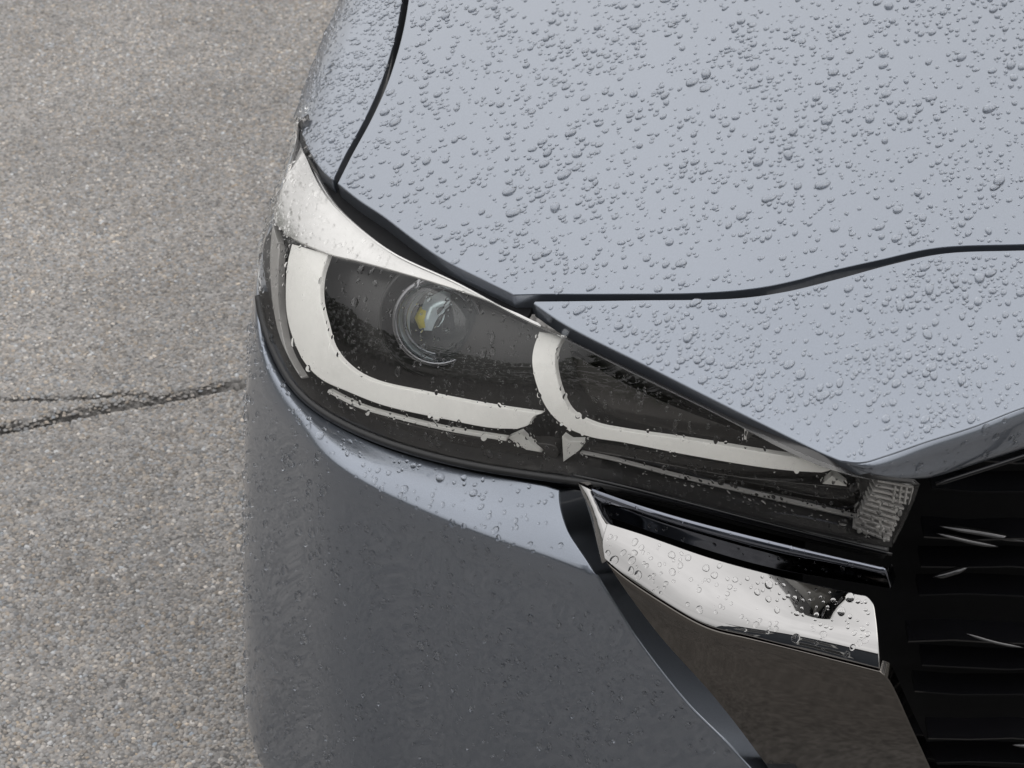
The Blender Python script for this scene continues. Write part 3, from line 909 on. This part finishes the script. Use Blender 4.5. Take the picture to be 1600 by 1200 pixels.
def ground_at(px):
    d = ray(px)
    return CAM + d * (-CAM[2] / d[:, 2:3])
cr1 = ground_at(crv([(-60, 684), (0, 672), (60, 660), (130, 645), (200, 632), (275, 619), (340, 606), (400, 596), (480, 580)], 8))[:, :2]
cr2 = ground_at(crv([(-60, 624), (0, 624), (90, 623), (150, 620), (200, 615), (240, 619), (262, 621)], 8))[:, :2]
def crack_d(P):
    d = np.full(len(P), 9.0)
    for c, wd in ((cr1, 0.9), (cr2, 2.0)):
        for i in range(0, len(P), 20000):
            q = P[i:i + 20000]
            dd = np.min(np.hypot(q[:, None, 0] - c[None, :, 0], q[:, None, 1] - c[None, :, 1]), 1) * wd
            d[i:i + 20000] = np.minimum(d[i:i + 20000], dd)
    return d
def vnoise(P, s, seed=0):
    r = np.random.default_rng(seed).random((64, 64))
    x, y = P[:, 0] * s, P[:, 1] * s
    xi, yi = np.floor(x).astype(int), np.floor(y).astype(int)
    fx, fy = x - xi, y - yi
    fx, fy = fx * fx * (3 - 2 * fx), fy * fy * (3 - 2 * fy)
    g = lambda a, b: r[a % 64, b % 64]
    return (g(xi, yi) * (1 - fx) + g(xi + 1, yi) * fx) * (1 - fy) + (g(xi, yi + 1) * (1 - fx) + g(xi + 1, yi + 1) * fx) * fy

GX0, GX1, GY0, GY1 = -1.15, -0.05, 1.75, 4.75
nx, ny = 221, 601
gx, gy = np.meshgrid(np.linspace(GX0, GX1, nx), np.linspace(GY0, GY1, ny))
G2 = np.stack([gx.ravel(), gy.ravel()], 1)
dc = crack_d(G2)
wob = 0.005 + 0.007 * vnoise(G2, 30, 3)
gz = -0.030 * np.exp(-(dc / wob) ** 2) + 0.0015 * (vnoise(G2, 25, 5) - 0.5)
edge = (gx.ravel() == GX0) | (gx.ravel() == GX1) | (gy.ravel() == GY0) | (gy.ravel() == GY1)
gz[edge] = 0
V = np.column_stack([G2, gz])
idx = np.arange(nx * ny).reshape(ny, nx)
F = np.stack([idx[:-1, :-1].ravel(), idx[:-1, 1:].ravel(), idx[1:, 1:].ravel(), idx[1:, :-1].ravel()], 1)
# the rest of the sheet out to the horizon, around the fine patch
B = 300.0
xs = [-B, GX0, GX1, B]; ys = [-B, GY0, GY1, B]
V = V.tolist(); F = F.tolist()
b0 = len(V)
for yy in ys:
    for xx in xs:
        V.append((xx, yy, 0.0))
for j in range(3):
    for i in range(3):
        if i == 1 and j == 1:
            continue
        F.append([b0 + j * 4 + i, b0 + j * 4 + i + 1, b0 + (j + 1) * 4 + i + 1, b0 + (j + 1) * 4 + i])
gme = mesh_of('asphalt_ground', V, F)
ground = link('asphalt_ground', gme, M['asphalt'], None, kind='structure', label='weathered grey asphalt ground with a forked crack', category='ground')

# aggregate stones bedded in the surface
sp_ = 0.0052
ax_, ay_ = np.meshgrid(np.arange(-1.05, -0.12, sp_), np.arange(1.85, 4.65, sp_ * 0.87))
ax_ = ax_ + (np.arange(ax_.shape[0]) % 2)[:, None] * sp_ / 2
S2 = np.stack([ax_.ravel(), ay_.ravel()], 1)
S2 += rng.normal(0, sp_ * 0.22, S2.shape)
pp = proj(np.column_stack([S2, np.zeros(len(S2))]))
S2 = S2[(pp[:, 0] > -60) & (pp[:, 0] < 620) & (pp[:, 1] > -60) & (pp[:, 1] < 1260)]
dcs = crack_d(S2)
S2 = S2[dcs > (0.0035 + 0.0075 * vnoise(S2, 55, 9) * vnoise(S2, 14, 8) * 1.6)]
n = len(S2)
rad = sp_ * rng.uniform(0.38, 0.74, n)
# low dome: centre + two rings of five
K = 5
ang = np.arange(K) * 2 * math.pi / K
a0 = rng.uniform(0, 6.28, n)
jit = rng.uniform(0.7, 1.25, (n, K))
hh = rad * rng.uniform(0.12, 0.40, n)
tilt = rng.normal(0, 0.22, (n, 2))
VX = np.zeros((n, 1 + 2 * K, 3))
zb = -0.012 * np.exp(-(crack_d(S2) / 0.008) ** 2)
VX[:, 0, 0], VX[:, 0, 1], VX[:, 0, 2] = S2[:, 0], S2[:, 1], zb + hh
for k in range(K):
    for rr, hz, o in ((0.72, 0.85, 1), (1.05, -0.6, 1 + K)):
        dx = np.cos(a0 + ang[k]) * rad * jit[:, k] * rr; dy = np.sin(a0 + ang[k]) * rad * jit[:, k] * rr
        VX[:, o + k, 0] = S2[:, 0] + dx
        VX[:, o + k, 1] = S2[:, 1] + dy
        VX[:, o + k, 2] = zb + hh * hz + (dx * tilt[:, 0] + dy * tilt[:, 1]) * (1 if o == 1 else 0)
tri = []
for k in range(K):
    l = (k + 1) % K
    tri += [(0, 1 + k, 1 + l), (1 + k, 1 + K + k, 1 + K + l), (1 + k, 1 + K + l, 1 + l)]
tri = np.array(tri)
FX = (tri[None] + (np.arange(n) * (1 + 2 * K))[:, None, None]).reshape(-1, 3)
sme = bpy.data.meshes.new('aggregate')
sme.vertices.add(n * (1 + 2 * K)); sme.vertices.foreach_set('co', VX.reshape(-1))
sme.loops.add(len(FX) * 3); sme.loops.foreach_set('vertex_index', FX.reshape(-1).astype(np.int32))
sme.polygons.add(len(FX)); sme.polygons.foreach_set('loop_start', np.arange(0, len(FX) * 3, 3, dtype=np.int32))
sme.update(calc_edges=True); sme.validate()
tone = rng.normal(0.254, 0.048, n) * (0.88 + 0.24 * vnoise(S2, 6, 4)) * (0.9 + 0.2 * vnoise(S2, 40, 6))
tone = np.clip(np.where(rng.random(n) < 0.06, tone * 1.7, tone), 0.07, 0.5)
warm = rng.normal(0.04, 0.05, n)
colr = np.stack([tone * (1.022 + warm), tone, tone * (0.978 - warm * 1.1), np.ones(n)], 1)
colr = np.repeat(colr, 1 + 2 * K, 0)
at = sme.color_attributes.new('tone', 'FLOAT_COLOR', 'POINT')
at.data.foreach_set('color', colr.reshape(-1).astype(np.float32))
link('aggregate', sme, M['stone'], None, kind='stuff', label='small tan and grey stones bedded in the asphalt', category='gravel')

# ------------------------------------------------------------------ unseen greenery added round the asphalt to darken the reflections
def leaf_mat():
    m = mat('hedge_leaves', (0.05, 0.075, 0.03), 0.55, noise=0.6, nscale=6)
    return m
M['leaf'] = leaf_mat()
def added_hedge(name, x0, y0, x1, y1, h, label):
    L = math.hypot(x1 - x0, y1 - y0)
    n = int(L * 420)
    t = rng.random(n); z = rng.random(n) ** 0.8 * h
    hv = h * (0.8 + 0.3 * vnoise(np.stack([t * L, np.zeros(n)], 1), 0.8, 21))
    z = z * hv / h
    d = rng.normal(0, 0.38, n)
    ux, uy = (x1 - x0) / L, (y1 - y0) / L
    c = np.stack([x0 + ux * t * L - uy * d, y0 + uy * t * L + ux * d, z], 1)
    a = rng.normal(0, 1, (n, 3)); a /= np.linalg.norm(a, axis=1, keepdims=True)
    b = np.cross(a, rng.normal(0, 1, (n, 3))); b /= np.linalg.norm(b, axis=1, keepdims=True)
    sz = rng.uniform(0.07, 0.15, n)[:, None]
    V = np.stack([c - a * sz, c + b * sz * 0.6, c + a * sz, c - b * sz * 0.6], 1).reshape(-1, 3)
    i4 = np.arange(n)[:, None] * 4
    F = np.concatenate([i4 + np.array([0, 1, 2]), i4 + np.array([0, 2, 3])])
    link(name, fast_mesh(name, V, F), M['leaf'], None, kind='stuff', label=label, category='added_hedge')
added_hedge('added_hedge', -14, -9, 16, -10, 3.2, 'tall dark green foliage added behind the photographer for dark reflections')
added_hedge('added_hedge', -9, -9, -12, 14, 3.0, 'dark green foliage added along the far side of the asphalt for reflections')
added_hedge('added_hedge', 14, -9, 13, 14, 3.0, 'dark green foliage added beyond the other side of the car for reflections')
# ------------------------------------------------------------------ unseen building added behind the photographer for a dark reflection in the chrome
M['clad'] = mat('slate_blue_cladding', (0.045, 0.055, 0.070), 0.6, noise=0.2, nscale=8)
M['frame'] = mat('white_window_frame', (0.78, 0.78, 0.76), 0.5, noise=0.05, nscale=20)
M['tile'] = mat('dark_roof_tile', (0.05, 0.048, 0.046), 0.7, noise=0.25, nscale=15)
added_house = empty('added_house', (-1.6, -5.5, 0), label='tall slate blue clad building added unseen behind the photographer for a reflection in the chrome', category='added_house')
def hbox(name, x0, x1, y0, y1, z0, z1, mt, parent):
    o = boxmesh(name, slab(x0, x1, y0, y1, z0, z1), mt, None)
    o.parent = parent
    o.matrix_parent_inverse = Matrix.Translation(-added_house.location)
    return o
hbox('wall', -5.2, 1.6, -9.0, -4.2, -0.05, 6.2, M['clad'], added_house)
roofm = mesh_of('roof', [(-5.5, -9.3, 6.2), (1.9, -9.3, 6.2), (1.9, -3.9, 6.2), (-5.5, -3.9, 6.2), (-5.5, -6.6, 8.6), (1.9, -6.6, 8.6)],
                [(0, 1, 5, 4), (2, 3, 4, 5), (1, 2, 5), (3, 0, 4), (3, 2, 1, 0)], smooth=False)
ro = link('roof', roofm, M['tile'], added_house); ro.matrix_parent_inverse = Matrix.Translation(-added_house.location)
for wx in (-4.2, -1.9, 0.3):
    for wz in (0.9, 3.7):
        f_ = hbox('window', wx - 0.55, wx + 0.55, -4.2, -4.12, wz, wz + 1.5, M['frame'], added_house)
        g2 = boxmesh('pane', slab(wx - 0.47, wx + 0.47, -4.125, -4.11, wz + 0.08, wz + 1.42), M['glass'], None)
        g2.parent = f_; g2.matrix_parent_inverse = Matrix.Identity(4)
# ------------------------------------------------------------------ rain droplets
CAPR = [0.0, 0.50, 0.76, 0.90, 0.97, 1.0]
CAPZ = [math.sqrt(max(0.0, 1 - q ** 3.8)) for q in CAPR]
CAPZ2 = [math.sqrt(max(0.0, 1 - q ** 2.2)) for q in CAPR]
ROUND = ('bumper', 'lamp', 'lip', 'strip')
def drop_mesh(p, nrm, down, r, asp, hr, seed, seg, key=''):
    """spherical-cap droplet, its rim just under the skin it clings to"""
    g = np.random.default_rng(seed)
    d = down - nrm * (down @ nrm)
    d /= max(np.linalg.norm(d), 1e-6)
    a = g.normal(0, 0.25)
    s = np.cross(nrm, d)
    d, s = d * math.cos(a) + s * math.sin(a), s * math.cos(a) - d * math.sin(a)
    c2, f2, c3, f3 = g.uniform(0, .10), g.uniform(0, 6.28), g.uniform(0, .07), g.uniform(0, 6.28)
    h = r * hr
    V = [p + nrm * h * 0.98 + d * 0.25 * h]
    for q, cz in list(zip(CAPR, CAPZ2 if key in ROUND else CAPZ))[1:]:
        z = h * cz
        z -= 0.00012 if q == 1.0 else 0
        for k in range(seg):
            t = 2 * math.pi * k / seg
            rr = q * r * (1 + c2 * math.cos(2 * t + f2) + c3 * math.cos(3 * t + f3))
            sk = 0.25 * z                                  # sag downhill
            V.append(p + d * (rr * math.cos(t) * asp + sk) + s * rr * math.sin(t) + nrm * z)
    F = [(0, 1 + k, 1 + (k + 1) % seg) for k in range(seg)]
    for j in range(len(CAPR) - 2):
        b = 1 + j * seg
        for k in range(seg):
            l = (k + 1) % seg
            F.append((b + k, b + seg + k, b + seg + l, b + l))
    return V, F

DROPS = []
GRAV = np.array((0, 0, -1.0))
def scatter(key, surf, poly, n, med, sig, rmax, asp=(1.15, 1.9), hr=(0.50, 0.75), off=0.0, window=(-200, -200, 1800, 1400), cluster=26, dens=0.75):
    poly = np.asarray(poly)
    lo, hi = poly.min(0), poly.max(0)
    got = []
    tries = 0
    while len(got) < n and tries < 60:
        tries += 1
        q = rng.uniform(lo, hi, (n * 3, 2))
        q = q[inside(q, poly)]
        P = surf.at(q[:, 0], q[:, 1], off)
        px = proj(P)
        k = (px[:, 0] > window[0]) & (px[:, 1] > window[1]) & (px[:, 0] < window[2]) & (px[:, 1] < window[3])
        dn = vnoise(q + 7.3, cluster, 11) * 0.6 + vnoise(q + 3.1, cluster * 2.7, 12) * 0.4
        k &= rng.random(len(q)) < np.clip((dn - 0.5) * 2.0 * dens + 0.55, 0.15, 1)
        q = q[k]
        got.extend(q.tolist())
    q = np.array(got[:n])
    r = np.minimum(med * np.exp(rng.normal(0, sig, len(q))), rmax)
    o = np.argsort(-r)
    q, r = q[o], r[o]
    # keep droplets apart, big ones first
    cell = 0.012
    grid = {}
    P = surf.at(q[:, 0], q[:, 1], off); N = surf.n(q[:, 0], q[:, 1])
    for i in range(len(q)):
        kk = tuple(np.floor(P[i] / cell).astype(int))
        bad = False
        for dx in (-1, 0, 1):
            for dy in (-1, 0, 1):
                for dz in (-1, 0, 1):
                    for j in grid.get((kk[0] + dx, kk[1] + dy, kk[2] + dz), ()):
                        if np.sum((P[i] - P[j]) ** 2) < (1.05 * (r[i] + r[j])) ** 2:
                            bad = True
                            break
        if bad:
            continue
        grid.setdefault(kk, []).append(i)
        DROPS.append((key, P[i], N[i], r[i], rng.uniform(*asp), rng.uniform(*hr), int(rng.integers(1 << 30))))

scatter('bonnet', SKIN, inset(hood_ab if poly_area(hood_ab) > 0 else hood_ab[::-1], 0.004)[0], 11500, 0.00124, 0.43, 0.0045, dens=0.6, window=(-300, -330, 2000, 1400))
wing_top = np.vstack([fl_ab[30:], crv([e, e + (-0.03, 0.04), e + (-0.05, 0.06)], 0.004)[1:], [(e[0] - 0.03, 0.55)]])
scatter('wing', SKIN, wing_top, 2600, 0.00095, 0.45, 0.0035, window=(300, -200, 1800, 900))
scatter('nose', SKIN, inset(nose_ab if poly_area(nose_ab) > 0 else nose_ab[::-1], 0.004)[0], 2400, 0.00115, 0.45, 0.0040)
bp_ = bump_ab if poly_area(bump_ab) > 0 else bump_ab[::-1]
scatter('bumper', BUMP, inset(bp_, 0.004)[0], 3600, 0.00115, 0.45, 0.0036, asp=(1.0, 1.6), hr=(0.85, 1.15), window=(300, 500, 1500, 1400))
scatter('lamp', LENS, full_ab(LENS, 0.01, 0.96, 0.03, 0.96), 2000, 0.0008, 0.5, 0.0032, asp=(1.0, 2.0), hr=(0.7, 1.0), window=(300, 100, 1600, 1000))
cwp = CH.inv(wl); cwp = cwp if poly_area(cwp) > 0 else cwp[::-1]
scatter('chrome', CH, inset(cwp, 0.004)[0], 230, 0.0014, 0.45, 0.004, asp=(1.0, 1.3), hr=(0.3, 0.45), window=(900, 700, 1600, 1300))
scatter('lip', LIP, inset(full_ab(LIP), 0.003)[0] if poly_area(full_ab(LIP)) > 0 else inset(full_ab(LIP)[::-1], 0.003)[0], 120, 0.0010, 0.5, 0.003, asp=(1.0, 1.8), window=(1200, 500, 1800, 900))
scatter('strip', ST, full_ab(ST, 0.02, 0.95, 0.1, 0.9), 50, 0.0008, 0.5, 0.003)

WHERE = {'bonnet': 'the grey bonnet', 'wing': 'the narrow wing beside the bonnet', 'nose': 'the nose panel between bonnet and headlight',
         'bumper': 'the dark upright bumper', 'lamp': 'the clear headlight lens', 'chrome': 'the chrome wing below the headlight',
         'lip': 'the dark lip above the grille', 'strip': 'the smoked strip under the headlight'}
DROPS.sort(key=lambda d: -d[3])
def in_view(p):
    q = proj(p[None])[0]
    return 5 < q[0] < 1595 and 5 < q[1] < 1195
single = 0
rest = {}
for key, p, n_, r, asp_, hr_, seed in DROPS:
    if single < 300 and in_view(p):
        V, F = drop_mesh(p, n_, GRAV, r, asp_, hr_, seed, 22, key)
        V = np.array(V) - p
        o = link('water_droplet', mesh_of('water_droplet', V, F), M['water'], None,
                 label='large clear rain droplet on ' + WHERE[key], category='droplet', group='large droplets on ' + WHERE[key])
        o.location = p
        single += 1
    else:
        rest.setdefault(key, []).append((p, n_, r, asp_, hr_, seed))
def drops_batch(L, seg, key=''):
    """the same droplets, many at once"""
    n = len(L)
    P = np.array([d[0] for d in L]); N = np.array([d[1] for d in L])
    r = np.array([d[2] for d in L]); asp = np.array([d[3] for d in L]); h = r * np.array([d[4] for d in L])
    D = GRAV - N * (N @ GRAV)[:, None]
    D /= np.maximum(np.linalg.norm(D, axis=1, keepdims=True), 1e-6)
    S = np.cross(N, D)
    a = rng.normal(0, 0.25, n)[:, None]
    D, S = D * np.cos(a) + S * np.sin(a), S * np.cos(a) - D * np.sin(a)
    c2, f2, c3, f3 = rng.uniform(0, .12, n), rng.uniform(0, 6.28, n), rng.uniform(0, .08, n), rng.uniform(0, 6.28, n)
    V = np.zeros((n, 1 + 5 * seg, 3))
    V[:, 0] = P + N * (h * 0.98)[:, None] + D * (0.25 * h)[:, None]
    for ri, q in enumerate(CAPR[1:]):
        z = h * (CAPZ2 if key in ROUND else CAPZ)[ri + 1] - (0.00012 if q == 1.0 else 0)
        for k in range(seg):
            t = 2 * math.pi * k / seg
            rr = q * r * (1 + c2 * np.cos(2 * t + f2) + c3 * np.cos(3 * t + f3))
            V[:, 1 + ri * seg + k] = P + D * (rr * math.cos(t) * asp + 0.25 * z)[:, None] + S * (rr * math.sin(t))[:, None] + N * z[:, None]
    T = []
    for k in range(seg):
        T.append((0, 1 + k, 1 + (k + 1) % seg))
    for j in range(4):
        b = 1 + j * seg
        for k in range(seg):
            l = (k + 1) % seg
            T += [(b + k, b + seg + k, b + seg + l), (b + k, b + seg + l, b + l)]
    T = np.array(T)
    F = (T[None] + (np.arange(n) * (1 + 5 * seg))[:, None, None]).reshape(-1, 3)
    return V.reshape(-1, 3), F

for key, L in rest.items():
    V, F = drops_batch(L, 12, key)
    link('fine_rain_droplets', fast_mesh('fine_rain_droplets', V, F), M['water'], None, kind='stuff',
         label='fine rain droplets covering ' + WHERE[key], category='droplets')
print('DROPS', len(DROPS))
